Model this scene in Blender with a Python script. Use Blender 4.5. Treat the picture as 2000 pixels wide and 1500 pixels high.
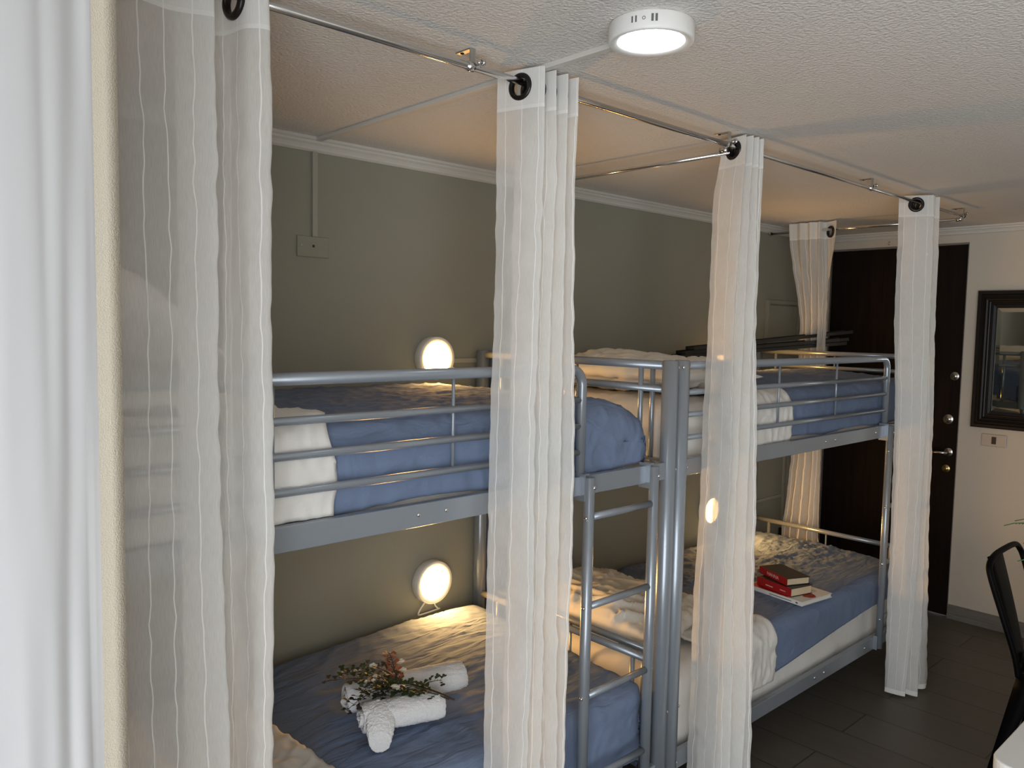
import bpy, bmesh, math, random
from mathutils import Vector, Matrix, noise
random.seed(7)
for o in list(bpy.data.objects): bpy.data.objects.remove(o)
S = bpy.context.scene
COL = S.collection
PI = math.pi

# ------------------------------------------------------------------ camera
cam_d = bpy.data.cameras.new('camera'); cam = bpy.data.objects.new('camera', cam_d); COL.objects.link(cam)
cam_d.sensor_fit = 'HORIZONTAL'; cam_d.sensor_width = 36.0; cam_d.lens = 1556.589 / 2000 * 36.0
cam_d.clip_start = 0.02
right = Vector((0.73541372, -0.67735295, 0.01896426)); up = Vector((0.03547128, 0.06642989, 0.9971604)); fwd = Vector((0.67668933, 0.73265275, -0.07288003))
m = Matrix.Identity(4)
for i in range(3):
    m[i][0] = right[i]; m[i][1] = up[i]; m[i][2] = -fwd[i]
m[0][3], m[1][3], m[2][3] = 0.0, 0.0, 1.632
cam.matrix_world = m
S.camera = cam

# ------------------------------------------------------------------ daylight and exposure
W = bpy.data.worlds.new('world'); S.world = W; W.use_nodes = True
wn = W.node_tree.nodes['Background']; wn.inputs[0].default_value = (0.90, 0.95, 1.0, 1); wn.inputs[1].default_value = 4.6
S.view_settings.view_transform = 'Standard'; S.view_settings.look = 'None'
S.view_settings.gamma = 1.0; S.view_settings.use_curve_mapping = False
S.view_settings.exposure = 0.55
try:
    S.cycles.transparent_max_bounces = 32; S.cycles.max_bounces = 14; S.cycles.diffuse_bounces = 7
except Exception: pass
LAMP_WARM = (1.0, 0.52, 0.15, 1); LAMP_WARM_S = 68.0; LAMP_LOW_S = 112.0
LAMP_COOL = (0.93, 0.97, 1.0, 1); LAMP_COOL_S = 7.0
def portal(name, loc, rot, sx, sy):
    l = bpy.data.lights.new(name, 'AREA'); l.shape = 'RECTANGLE'; l.size = sx; l.size_y = sy
    l.cycles.is_portal = True
    o = bpy.data.objects.new(name, l); COL.objects.link(o); o.location = loc; o.rotation_euler = rot
portal('window_daylight', (-0.36, -0.93, 1.08), (0, -PI/2, 0), 2.1, 2.47)

# ------------------------------------------------------------------ helpers
def tag(o, label=None, cat=None, group=None, kind=None):
    if label: o['label'] = label
    if cat: o['category'] = cat
    if group: o['group'] = group
    if kind: o['kind'] = kind
    return o
def empty(name, loc, label, cat, group=None, rz=0.0):
    o = bpy.data.objects.new(name, None); COL.objects.link(o); o.location = loc; o.rotation_euler = (0, 0, rz)
    o.empty_display_size = 0.05
    return tag(o, label, cat, group)
class MB:
    def __init__(s): s.v = []; s.f = []; s.sm = []; s.uv = None; s.mi = []
    def add(s, vs, fs, smooth=False, mi=0):
        b = len(s.v); s.v += [tuple(v) for v in vs]
        for f in fs: s.f.append(tuple(i + b for i in f)); s.sm.append(smooth); s.mi.append(mi)
    def box(s, x0, x1, y0, y1, z0, z1, mi=0):
        s.add([(x0,y0,z0),(x1,y0,z0),(x1,y1,z0),(x0,y1,z0),(x0,y0,z1),(x1,y0,z1),(x1,y1,z1),(x0,y1,z1)],
              [(3,2,1,0),(4,5,6,7),(0,1,5,4),(1,2,6,5),(2,3,7,6),(3,0,4,7)], mi=mi)
    def tube(s, pts, r, n=14, cap=True, mi=0):
        pts = [Vector(p) for p in pts]; N = len(pts)
        rs = r if isinstance(r, (list, tuple)) else [r]*N
        T = []
        for i in range(N):
            a = pts[max(0, i-1)]; b = pts[min(N-1, i+1)]; T.append((b-a).normalized())
        ref = Vector((0,0,1)) if abs(T[0].z) < 0.9 else Vector((1,0,0))
        u = T[0].cross(ref).normalized(); vs = []
        for i in range(N):
            u = (u - T[i]*u.dot(T[i])).normalized(); w = T[i].cross(u)
            for k in range(n):
                a = 2*PI*k/n; vs.append(pts[i] + (u*math.cos(a) + w*math.sin(a))*rs[i])
        fs = [(i*n+k, i*n+(k+1) % n, (i+1)*n+(k+1) % n, (i+1)*n+k) for i in range(N-1) for k in range(n)]
        s.add(vs, fs, True, mi)
        if cap:
            s.add(vs[:n], [tuple(range(n))[::-1]], False, mi); s.add(vs[-n:], [tuple(range(n))], False, mi)
    def lathe(s, prof, axis='Z', n=40, org=(0,0,0), mi=0, smooth=True):
        ax = {'Z': (Vector((1,0,0)), Vector((0,1,0)), Vector((0,0,1))), 'Y': (Vector((1,0,0)), Vector((0,0,1)), Vector((0,-1,0))),
              'X': (Vector((0,1,0)), Vector((0,0,1)), Vector((1,0,0)))}[axis] if isinstance(axis, str) else axis
        o = Vector(org); vs = []
        for (r, h) in prof:
            for k in range(n):
                a = 2*PI*k/n; vs.append(o + ax[0]*r*math.cos(a) + ax[1]*r*math.sin(a) + ax[2]*h)
        fs = [(i*n+k, i*n+(k+1) % n, (i+1)*n+(k+1) % n, (i+1)*n+k) for i in range(len(prof)-1) for k in range(n)]
        s.add(vs, fs, smooth, mi)
    def build(s, name, mat, parent=None, bevel=0, mods=None):
        me = bpy.data.meshes.new(name); me.from_pydata(s.v, [], s.f)
        for mt in (mat if isinstance(mat, (list, tuple)) else [mat]): me.materials.append(mt)
        for p, sm, mi in zip(me.polygons, s.sm, s.mi): p.use_smooth = sm; p.material_index = mi
        if s.uv:
            ul = me.uv_layers.new(name='UVMap')
            for l in me.loops: ul.data[l.index].uv = s.uv[l.vertex_index]
        bm = bmesh.new(); bm.from_mesh(me); bmesh.ops.remove_doubles(bm, verts=bm.verts, dist=1e-6) if not s.uv else None
        bmesh.ops.recalc_face_normals(bm, faces=bm.faces); bm.to_mesh(me); bm.free()
        o = bpy.data.objects.new(name, me); COL.objects.link(o)
        if parent: o.parent = parent
        if bevel:
            b = o.modifiers.new('bevel', 'BEVEL'); b.width = bevel; b.segments = 2; b.limit_method = 'ANGLE'; b.angle_limit = 0.9
        return o
def box_obj(name, b, mat, parent=None, bevel=0):
    q = MB(); q.box(*b); return q.build(name, mat, parent, bevel)
def copy_tree(o, parent=None):
    c = o.copy(); COL.objects.link(c)
    if parent: c.parent = parent
    for ch in list(o.children): copy_tree(ch, c)
    return c
def arc(c, r, a0, a1, n, plane='XZ'):
    out = []
    for i in range(n+1):
        a = a0 + (a1-a0)*i/n
        if plane == 'XZ': out.append((c[0]+r*math.cos(a), c[1], c[2]+r*math.sin(a)))
    return out
def fbm(p, o=3): return noise.fractal(Vector(p), 1.0, 2.0, o)

# ------------------------------------------------------------------ materials
def mat(name, col, rough=0.6, metal=0.0, bump=None, var=None, spec=None, extra=None):
    M = bpy.data.materials.new(name); M.use_nodes = True; nt = M.node_tree; B = nt.nodes['Principled BSDF']
    B.inputs['Base Color'].default_value = (*col, 1); B.inputs['Roughness'].default_value = rough; B.inputs['Metallic'].default_value = metal
    if spec is not None: B.inputs['Specular IOR Level'].default_value = spec
    tc = nt.nodes.new('ShaderNodeTexCoord')
    if var:
        sc, amt = var
        n = nt.nodes.new('ShaderNodeTexNoise'); n.inputs['Scale'].default_value = sc; n.inputs['Detail'].default_value = 4
        nt.links.new(tc.outputs['Object'], n.inputs['Vector'])
        r = nt.nodes.new('ShaderNodeValToRGB'); r.color_ramp.elements[0].position = .3; r.color_ramp.elements[1].position = .7
        r.color_ramp.elements[0].color = (*[c*(1-amt) for c in col], 1); r.color_ramp.elements[1].color = (*[min(1, c*(1+amt)) for c in col], 1)
        nt.links.new(n.outputs['Fac'], r.inputs['Fac']); nt.links.new(r.outputs['Color'], B.inputs['Base Color'])
    if bump:
        sc, st, di = bump
        n = nt.nodes.new('ShaderNodeTexNoise'); n.inputs['Scale'].default_value = sc; n.inputs['Detail'].default_value = 3
        nt.links.new(tc.outputs['Object'], n.inputs['Vector'])
        b = nt.nodes.new('ShaderNodeBump'); b.inputs['Strength'].default_value = st; b.inputs['Distance'].default_value = di
        nt.links.new(n.outputs['Fac'], b.inputs['Height']); nt.links.new(b.outputs['Normal'], B.inputs['Normal'])
    return M
def emit(name, col, s):
    M = bpy.data.materials.new(name); M.use_nodes = True; nt = M.node_tree
    nt.nodes.remove(nt.nodes['Principled BSDF']); e = nt.nodes.new('ShaderNodeEmission'); e.inputs[0].default_value = col; e.inputs[1].default_value = s
    nt.links.new(e.outputs[0], nt.nodes['Material Output'].inputs['Surface']); return M
M_wall = mat('greige_paint', (0.30, 0.295, 0.24), 0.75, bump=(180, .12, .002), var=(3, .03))
M_white = mat('white_paint', (0.60, 0.55, 0.47), 0.75, bump=(160, .15, .002))
M_ceil = mat('textured_ceiling', (0.75, 0.725, 0.69), 0.85, bump=(120, .8, .0075))
M_trim = mat('cornice_white', (0.66, 0.64, 0.59), 0.6)
M_metal = mat('grey_painted_steel', (0.31, 0.345, 0.385), 0.27, 0.42)
M_rung = M_metal
M_chrome = mat('chrome', (0.72, 0.72, 0.72), 0.16, 1.0)
M_zinc = mat('zinc_steel', (0.55, 0.55, 0.53), 0.35, 1.0)
M_plast = mat('white_plastic', (0.82, 0.81, 0.78), 0.4)
M_condu = mat('painted_trunking', (0.38, 0.37, 0.31), 0.55)
M_black = mat('black_plastic', (0.02, 0.02, 0.02), 0.35)
M_grom = mat('dark_bronze_ring', (0.025, 0.022, 0.02), 0.3, 0.6)
M_steel = mat('black_painted_metal', (0.003, 0.003, 0.003), 0.5, spec=.08)
M_brass = mat('brass', (0.75, 0.56, 0.25), 0.25, 1.0)
M_nick = mat('nickel', (0.62, 0.6, 0.56), 0.25, 1.0)
M_blue = mat('blue_cotton', (0.165, 0.215, 0.325), 0.95, bump=(900, .35, .001), var=(6, .06), spec=.15)
def wrinkle(M, sx, sy, st, dist):
    nt = M.node_tree; B = nt.nodes['Principled BSDF']; old = B.inputs['Normal'].links[0].from_node
    tc = nt.nodes.new('ShaderNodeTexCoord'); mp = nt.nodes.new('ShaderNodeMapping'); mp.inputs['Scale'].default_value = (sx, sy, 8)
    mp.inputs['Rotation'].default_value = (0, 0, .25)
    n = nt.nodes.new('ShaderNodeTexNoise'); n.inputs['Scale'].default_value = 1.0; n.inputs['Detail'].default_value = 4; n.inputs['Distortion'].default_value = .8
    nt.links.new(tc.outputs['Object'], mp.inputs[0]); nt.links.new(mp.outputs[0], n.inputs['Vector'])
    b = nt.nodes.new('ShaderNodeBump'); b.inputs['Strength'].default_value = st; b.inputs['Distance'].default_value = dist
    nt.links.new(n.outputs['Fac'], b.inputs['Height']); nt.links.new(old.outputs[0], b.inputs['Normal']); nt.links.new(b.outputs[0], B.inputs['Normal'])
wrinkle(M_blue, 7, 28, .8, .012)
M_sheet = mat('white_cotton', (0.74, 0.72, 0.68), 0.95, bump=(700, .25, .001), spec=.15)
M_pill = mat('pillow_cotton', (0.78, 0.76, 0.70), 0.95, bump=(500, .2, .001), spec=.15)
M_mirror = mat('mirror_glass', (0.72, 0.76, 0.74), 0.02, 1.0)
M_frame = mat('black_lacquer_frame', (0.010, 0.0075, 0.007), 0.42, spec=.3)
M_warm = emit('warm_lamp_glow', LAMP_WARM, LAMP_WARM_S)
M_warm2 = emit('warm_low_lamp_glow', LAMP_WARM, LAMP_LOW_S)
M_cool = emit('cool_lamp_glow', LAMP_COOL, LAMP_COOL_S)
M_table = mat('white_table_top', (0.80, 0.80, 0.77), 0.45)
M_leaf = mat('dark_green_leaf', (0.035, 0.055, 0.016), 0.6)
M_leaf2 = mat('fern_green', (0.05, 0.15, 0.03), 0.6)
M_redleaf = mat('rust_floret', (0.36, 0.11, 0.05), 0.7)
M_stem = mat('dark_stem', (0.035, 0.025, 0.015), 0.6)
M_petal = mat('cream_petal', (0.75, 0.72, 0.62), 0.7)
M_terry = mat('terry_towel', (0.80, 0.80, 0.80), 1.0, bump=(420, .9, .004), spec=.05)
M_plank = mat('dark_metal_profile', (0.05, 0.047, 0.042), 0.38, 0.5)
M_paper = mat('book_pages', (0.62, 0.50, 0.33), 0.9, bump=(300, .2, .001))
M_bred = mat('red_cover', (0.36, 0.012, 0.012), 0.45)
M_bblack = mat('black_cover', (0.02, 0.018, 0.018), 0.45)
M_bwhite = mat('white_cover', (0.72, 0.70, 0.66), 0.4)
M_ink = mat('pale_ink', (0.75, 0.45, 0.40), 0.6)
M_dink = mat('grey_ink', (0.12, 0.12, 0.12), 0.6)
M_pot = mat('stoneware_pot', (0.55, 0.52, 0.48), 0.6)
M_switch = mat('switch_plate', (0.50, 0.46, 0.42), 0.4, 0.2)

def wood_mat(name, c0, c1, scale, rough):
    M = bpy.data.materials.new(name); M.use_nodes = True; nt = M.node_tree; B = nt.nodes['Principled BSDF']
    tc = nt.nodes.new('ShaderNodeTexCoord'); mp = nt.nodes.new('ShaderNodeMapping'); mp.inputs['Scale'].default_value = scale
    n = nt.nodes.new('ShaderNodeTexNoise'); n.inputs['Scale'].default_value = 4; n.inputs['Detail'].default_value = 6
    r = nt.nodes.new('ShaderNodeValToRGB'); r.color_ramp.elements[0].color = (*c0, 1); r.color_ramp.elements[1].color = (*c1, 1)
    r.color_ramp.elements[0].position = .3; r.color_ramp.elements[1].position = .7
    nt.links.new(tc.outputs['Object'], mp.inputs[0]); nt.links.new(mp.outputs[0], n.inputs['Vector']); nt.links.new(n.outputs['Fac'], r.inputs[0])
    nt.links.new(r.outputs[0], B.inputs['Base Color']); B.inputs['Roughness'].default_value = rough
    return M
M_door = wood_mat('wenge_veneer', (0.006, 0.003, 0.002), (0.014, 0.007, 0.004), (14, 14, .8), 0.6)
M_door.node_tree.nodes['Principled BSDF'].inputs['Specular IOR Level'].default_value = .15
M_base = wood_mat('taupe_skirting', (0.16, 0.14, 0.12), (0.22, 0.195, 0.17), (3, 2, 14), 0.5)

def floor_mat():
    M = bpy.data.materials.new('grey_plank_tiles'); M.use_nodes = True; nt = M.node_tree; B = nt.nodes['Principled BSDF']
    tc = nt.nodes.new('ShaderNodeTexCoord'); mp = nt.nodes.new('ShaderNodeMapping'); mp.inputs['Rotation'].default_value = (0, 0, PI/2)
    br = nt.nodes.new('ShaderNodeTexBrick'); br.inputs['Scale'].default_value = 1.0
    br.inputs['Color1'].default_value = (0.105, 0.091, 0.074, 1); br.inputs['Color2'].default_value = (0.122, 0.106, 0.086, 1)
    br.inputs['Mortar'].default_value = (0.045, 0.04, 0.035, 1); br.inputs['Mortar Size'].default_value = 0.003
    br.inputs['Brick Width'].default_value = 0.92; br.inputs['Row Height'].default_value = 0.225; br.inputs['Mortar Smooth'].default_value = 0.2
    nt.links.new(tc.outputs['Object'], mp.inputs[0]); nt.links.new(mp.outputs[0], br.inputs['Vector'])
    n = nt.nodes.new('ShaderNodeTexNoise'); n.inputs['Scale'].default_value = 5; n.inputs['Detail'].default_value = 6
    mp2 = nt.nodes.new('ShaderNodeMapping'); mp2.inputs['Scale'].default_value = (6, .8, 1)
    nt.links.new(tc.outputs['Object'], mp2.inputs[0]); nt.links.new(mp2.outputs[0], n.inputs['Vector'])
    mx = nt.nodes.new('ShaderNodeMix'); mx.data_type = 'RGBA'; mx.blend_type = 'MULTIPLY'; mx.inputs[0].default_value = .55
    r = nt.nodes.new('ShaderNodeValToRGB'); r.color_ramp.elements[0].color = (.65, .65, .65, 1); r.color_ramp.elements[1].color = (1.2, 1.2, 1.2, 1)
    nt.links.new(n.outputs['Fac'], r.inputs[0]); nt.links.new(br.outputs['Color'], mx.inputs[6]); nt.links.new(r.outputs[0], mx.inputs[7])
    nt.links.new(mx.outputs[2], B.inputs['Base Color']); B.inputs['Roughness'].default_value = 0.5
    b = nt.nodes.new('ShaderNodeBump'); b.inputs['Strength'].default_value = .4; b.inputs['Distance'].default_value = .002; b.invert = True
    nt.links.new(br.outputs['Fac'], b.inputs['Height']); nt.links.new(b.outputs[0], B.inputs['Normal'])
    return M
M_floor = floor_mat()

def cloth_mat(name, base_alpha, stripe, length, col, pitch=0.045):
    """woven sheer: some light passes straight through the gaps, the rest is scattered or glows through the threads"""
    M = bpy.data.materials.new(name); M.use_nodes = True; nt = M.node_tree; N = nt.nodes; L = nt.links
    N.remove(N['Principled BSDF'])
    def mth(op, a, b=None, c=None):
        q = N.new('ShaderNodeMath'); q.operation = op
        for i, x in enumerate((a, b, c)):
            if x is None: continue
            if isinstance(x, (int, float)): q.inputs[i].default_value = x
            else: L.new(x, q.inputs[i])
        return q.outputs[0]
    uv = N.new('ShaderNodeUVMap'); sp = N.new('ShaderNodeSeparateXYZ'); L.new(uv.outputs[0], sp.inputs[0])
    u, v = sp.outputs[0], sp.outputs[1]
    dif = N.new('ShaderNodeBsdfDiffuse'); tra = N.new('ShaderNodeBsdfTranslucent'); tr = N.new('ShaderNodeBsdfTransparent')
    dif.inputs[0].default_value = (*col, 1); tra.inputs[0].default_value = (*col, 1)
    m1 = N.new('ShaderNodeMixShader'); m1.inputs[0].default_value = .20; L.new(dif.outputs[0], m1.inputs[1]); L.new(tra.outputs[0], m1.inputs[2])
    nz = N.new('ShaderNodeTexNoise'); nz.noise_dimensions = '2D'; nz.inputs['Scale'].default_value = 1.0; nz.inputs['Detail'].default_value = 2
    cb = N.new('ShaderNodeCombineXYZ'); L.new(mth('MULTIPLY', u, 20.0), cb.inputs[0]); L.new(mth('MULTIPLY', v, 14.0), cb.inputs[1]); L.new(cb.outputs[0], nz.inputs['Vector'])
    a = None
    if stripe:
        uw = mth('ADD', u, mth('MULTIPLY', mth('SUBTRACT', nz.outputs['Fac'], .5), .003))
        fr = mth('FRACT', mth('DIVIDE', uw, pitch))
        st = mth('LESS_THAN', mth('ABSOLUTE', mth('SUBTRACT', fr, .5)), .0011/pitch)
        head = mth('MULTIPLY', mth('LESS_THAN', v, .086), .30)
        seam = mth('MULTIPLY', mth('LESS_THAN', mth('ABSOLUTE', mth('SUBTRACT', v, .086)), .004), .5)
        hem = mth('MULTIPLY', mth('GREATER_THAN', v, length - .022), .38)
        # fine weave variation
        n2 = N.new('ShaderNodeTexNoise'); n2.noise_dimensions = '2D'; n2.inputs['Scale'].default_value = 1.0; n2.inputs['Detail'].default_value = 2
        cb2 = N.new('ShaderNodeCombineXYZ'); L.new(mth('MULTIPLY', u, 900.0), cb2.inputs[0]); L.new(mth('MULTIPLY', v, 40.0), cb2.inputs[1]); L.new(cb2.outputs[0], n2.inputs['Vector'])
        wv = mth('MULTIPLY', mth('SUBTRACT', n2.outputs['Fac'], .5), .22)
        a = mth('ADD', mth('ADD', mth('ADD', base_alpha, mth('MULTIPLY', st, .5)), mth('ADD', head, seam)), mth('ADD', hem, wv))
        a = mth('MINIMUM', a, 1.0)
        mixc = N.new('ShaderNodeMix'); mixc.data_type = 'RGBA'; L.new(st, mixc.inputs[0]); mixc.inputs[6].default_value = (*col, 1); mixc.inputs[7].default_value = (.93, .92, .89, 1)
        L.new(mixc.outputs[2], dif.inputs[0]); L.new(mixc.outputs[2], tra.inputs[0])
    m2 = N.new('ShaderNodeMixShader'); L.new(tr.outputs[0], m2.inputs[1]); L.new(m1.outputs[0], m2.inputs[2])
    if a is None: m2.inputs[0].default_value = base_alpha
    else: L.new(a, m2.inputs[0])
    L.new(m2.outputs[0], N['Material Output'].inputs['Surface'])
    return M
ROD_Z = 2.195
CT, CB = 2.222, 0.014      # top and bottom of the sheer curtains
M_sheer = cloth_mat('striped_sheer_voile', 0.62, True, CT - CB, (0.86, 0.85, 0.82))
M_drape = cloth_mat('white_lined_drape', 0.985, False, 2.2, (0.68, 0.68, 0.69))
M_hem = mat('cream_hem_tape', (0.66, 0.60, 0.49), 0.9, bump=(600, .5, .002))

# ------------------------------------------------------------------ room shell
XF, YB, XL, YN, ZC = 4.924, 2.415, -0.34, -2.7, 2.232
def struct(o): o['kind'] = 'structure'; return o
struct(box_obj('floor', (XL-.15, XF+.15, YN-.15, YB+.15, -.12, 0), M_floor))
struct(box_obj('ceiling', (XL-.15, XF+.15, YN-.15, YB+.15, ZC, ZC+.12), M_ceil))
struct(box_obj('wall_back', (XL-.15, XF+.15, YB, YB+.15, 0, ZC), M_wall))
struct(box_obj('wall_front', (XL-.15, XF+.15, YN-.15, YN, 0, ZC), M_white))
DY0, DY1, DZ = 1.583, 2.376, 2.146     # door opening in the far wall
q = MB(); q.box(XF, XF+.15, YN, DY0, 0, ZC); q.box(XF, XF+.15, DY0, DY1, DZ, ZC); q.box(XF, XF+.15, DY1, YB, 0, ZC)
struct(q.build('wall_right', M_white))
WY0, WY1, WZ0, WZ1 = -2.17, 0.30, 0.03, 2.13
q = MB(); q.box(XL-.15, XL, YN, WY0, 0, ZC); q.box(XL-.15, XL, WY1, YB, 0, ZC); q.box(XL-.15, XL, WY0, WY1, 0, WZ0); q.box(XL-.15, XL, WY0, WY1, WZ1, ZC)
struct(q.build('wall_left', M_white))
# balcony window
q = MB()
for y in (WY0+.001, -.95, WY1-.046): q.box(XL-.10, XL-.05, y, y+.045, WZ0+.001, WZ1-.001)
q.box(XL-.10, XL-.05, WY0+.046, WY1-.046, WZ0+.001, WZ0+.05); q.box(XL-.10, XL-.05, WY0+.046, WY1-.046, WZ1-.05, WZ1-.001)
win = struct(q.build('window_1', M_plast))
Mg = bpy.data.materials.new('window_glass'); Mg.use_nodes = True; nt = Mg.node_tree; nt.nodes.remove(nt.nodes['Principled BSDF'])
g1 = nt.nodes.new('ShaderNodeBsdfTransparent'); g2 = nt.nodes.new('ShaderNodeBsdfGlossy'); g2.inputs['Roughness'].default_value = .02
gm = nt.nodes.new('ShaderNodeMixShader'); gm.inputs[0].default_value = .05; nt.links.new(g1.outputs[0], gm.inputs[1]); nt.links.new(g2.outputs[0], gm.inputs[2]); nt.links.new(gm.outputs[0], nt.nodes['Material Output'].inputs['Surface'])
for y0, y1 in ((WY0+.046, -.951), (-.904, WY1-.047)):
    box_obj('pane', (XL-.078, XL-.072, y0, y1, WZ0+.051, WZ1-.051), Mg, win)
# cornices
def cornice(name, prof, a, b, inward):
    qq = MB(); n = len(prof); vs = []
    for p in (a, b):
        for (d, h) in prof: vs.append((p[0] + inward[0]*d, p[1] + inward[1]*d, ZC - h))
    fs = [(i, (i+1) % n, n+(i+1) % n, n+i) for i in range(n)] + [tuple(range(n))[::-1], tuple(range(n, 2*n))]
    qq.add(vs, fs); return struct(qq.build(name, M_trim))
CP = [(0, 0), (.036, 0), (.036, .008), (.028, .012), (.028, .018), (.020, .024), (.014, .032), (.014, .037), (.006, .043), (0, .043)]
cornice('trim_1', CP, (XL, YB), (XF, YB), (0, -1))
cornice('trim_2', CP, (XF, YN), (XF, YB-.037), (-1, 0))
q = MB(); q.box(XF-.014, XF, YN, DY0-.002, 0, .062); q.box(XF-.022, XF, YN, DY0-.002, 0, .03); q.box(XF-.010, XF, YN, DY0-.002, .062, .078)
struct(q.build('baseboard_right', M_base))
# entrance door
q = MB(); q.box(XF+.012, XF+.06, DY0+.004, DY1-.004, .004, DZ-.012)
door = struct(q.build('door_1', M_door))
q = MB(); q.box(XF-.004, XF+.06, DY0, DY0+.003, 0, DZ); q.box(XF-.004, XF+.06, DY1-.003, DY1, 0, DZ); q.box(XF-.004, XF+.06, DY0+.003, DY1-.003, DZ-.011, DZ)
tag(q.build('door_frame', M_base, door))
def dial(name, y, z, r, mt, parent, key=True):
    qq = MB(); qq.lathe([(0, .010), (r*.45, .010), (r*.5, .007), (r*.85, .007), (r, .003), (r, 0)], (Vector((0,1,0)), Vector((0,0,1)), Vector((-1,0,0))), 28, (XF+.012, y, z))
    o = qq.build(name, mt, parent)
    if key:
        k = MB(); k.box(XF-.001, XF+.003, y-.0015, y+.0015, z-.008, z+.008); k.build('keyhole', M_black, o)
    return o
dial('lock_rosette', 1.622, 1.393, .026, M_nick, door)
tag(dial('door_knob', 1.643, 1.144, .030, M_nick, door))
tag(dial('lock_rosette', 1.640, .858, .024, M_brass, door), 'brass lock rosette')
h = dial('door_handle', 1.632, .955, .026, M_nick, door, False)
q = MB(); q.tube([(XF+.004, 1.632, .955), (XF-.036, 1.632, .955), (XF-.044, 1.640, .955), (XF-.044, 1.74, .951)], .009, 12); q.build('lever', M_nick, h)
q = MB(); q.tube([(XF, 2.02, 2.176), (XF-.012, 2.02, 2.174), (XF-.018, 2.02, 2.166), (XF-.014, 2.02, 2.158), (XF-.006, 2.02, 2.158)], .0028, 8)
tag(q.build('wall_hook', M_nick), 'small metal hook screwed in above the dark entrance door', 'hook')

# ------------------------------------------------------------------ bunk beds
def bolt(p, d, parent, r=.0055):
    qq = MB(); dv = Vector(d); a = dv.orthogonal().normalized(); b = dv.cross(a)
    qq.lathe([(0, .004), (r*.55, .004), (r, .0015), (r, -.001)], (a, b, dv), 10, p); return qq.build('bolt', M_chrome, parent)
def make_bed(x0):
    root = empty('bunk_bed', (x0 + .998, 1.936, 0), 'grey metal bunk bed nearer the window, its lower bunk holding rolled white towels', 'bunk bed', 'grey metal bunk beds')
    HX, HY = .998, .449
    for sx in (-1, 1):
        for sy in (-1, 1):
            qq = MB(); x, y = sx*HX, sy*HY
            qq.tube([(x, y, 0.002), (x, y, 1.530)], .0255, 24)
            p = qq.build('post', M_metal, root)
            qq = MB(); qq.lathe([(0, .004), (.022, .003), (.0255, -.003)], 'Z', 24, (x, y, 1.5305)); qq.build('post_cap', M_metal, p)
            if sy < 0:
                for z in (1.512, 1.192, .405, .213):
                    if sx < 0: bolt((x+.0175, y-.0185, z), (.7, -.714, 0), p)
                    else: bolt((x+.0175*(1), y-.0185, z), (.7, -.714, 0), p)
                    if z == 1.512 and sx < 0: bolt((x-.0175, y-.0185, z), (-.7, -.714, 0), p)
    for sy in (-1, 1):
        for z0, z1 in ((1.163, 1.217), (.183, .240)):
            qq = MB(); yy = sy*HY
            qq.box(-HX+.024, HX-.024, yy-.011, yy+.011, z0, z1)
            qq.box(-HX+.03, HX-.03, yy-sy*.035 if sy > 0 else yy+.011, yy-.011 if sy > 0 else yy+.035, z0+.004, z0+.008)
            rl = qq.build('side_rail', M_metal, root, .003)
            if sy < 0:
                for xb in (.031, .112, -.05 - .47, .50): bolt((xb, yy-.011, (z0+z1)/2 + .002), (0, -1, 0), rl)
    # mattress support: slats on the rail ledges
    for z in (1.173, .193):
        qq = MB()
        for k in range(11): qq.box(-.93+k*.18, -.87+k*.18, -HY+.012, HY-.012, z, z+.012)
        qq.build('slat_base', M_metal, root)
    # end frames: upper and lower at both ends
    for sx in (-1, 1):
        for zt, zm in ((1.516, 1.441), (.560, None)):
            x = sx*HX; qq = MB()
            qq.tube([(x, -HY+.02, zt), (x, HY-.02, zt)], .0125)
            if zm: qq.tube([(x, -HY+.02, zm), (x, HY-.02, zm)], .010)
            zb = 1.19 if zm else .21
            qq.box(x-.010, x+.010, -HY+.02, HY-.02, zb-.02, zb+.02)
            ef = qq.build('end_frame', M_metal, root)
            for y, r in ((-.335, .0085), (.0, .0045), (.335, .0085)):
                b = MB(); b.tube([(x, y, zb+.015), (x, y, zt-.008)], r, 10); b.build('upright', M_metal, ef)
    # front guard rail
    XE = .592; yg = -HY; rr = .045
    qq = MB(); path = [(-HX+.02, yg, 1.516), (XE-rr, yg, 1.516)] + arc((XE-rr, yg, 1.516-rr), rr, PI/2, 0, 8)[1:] + [(XE, yg, 1.19)]
    qq.tube(path, .0135, 16)
    gr = qq.build('guard_rail', M_metal, root)
    for z in (1.430, 1.358, 1.284):
        b = MB(); b.tube([(-HX+.02, yg, z), (XE-.008, yg, z)], .0092, 12); b.build('bar', M_metal, gr)
    for x in (-.322, .139):
        b = MB(); b.tube([(x, yg+.002, 1.284), (x, yg+.002, 1.508)], .0042, 10); b.build('upright', M_metal, gr)
    b = MB(); b.box(XE-.012, XE+.012, yg-.0135, yg+.0135, 1.163, 1.222); b.build('bracket', M_metal, gr)
    return root
bed1 = make_bed(.048)
bed2 = copy_tree(bed1); bed2.location.x += 2.057
for g_ in bed2.children:
    if g_.name.startswith('guard_rail'):
        g_.location.x -= .028
        for u_ in g_.children:
            if u_.name.startswith('upright'): u_.location.x -= .034
    if g_.name.startswith('side_rail'):
        for u_ in g_.children: u_.location.x -= .048
bed2['label'] = 'grey metal bunk bed nearer the dark door, with red books on its lower bunk'
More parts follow.
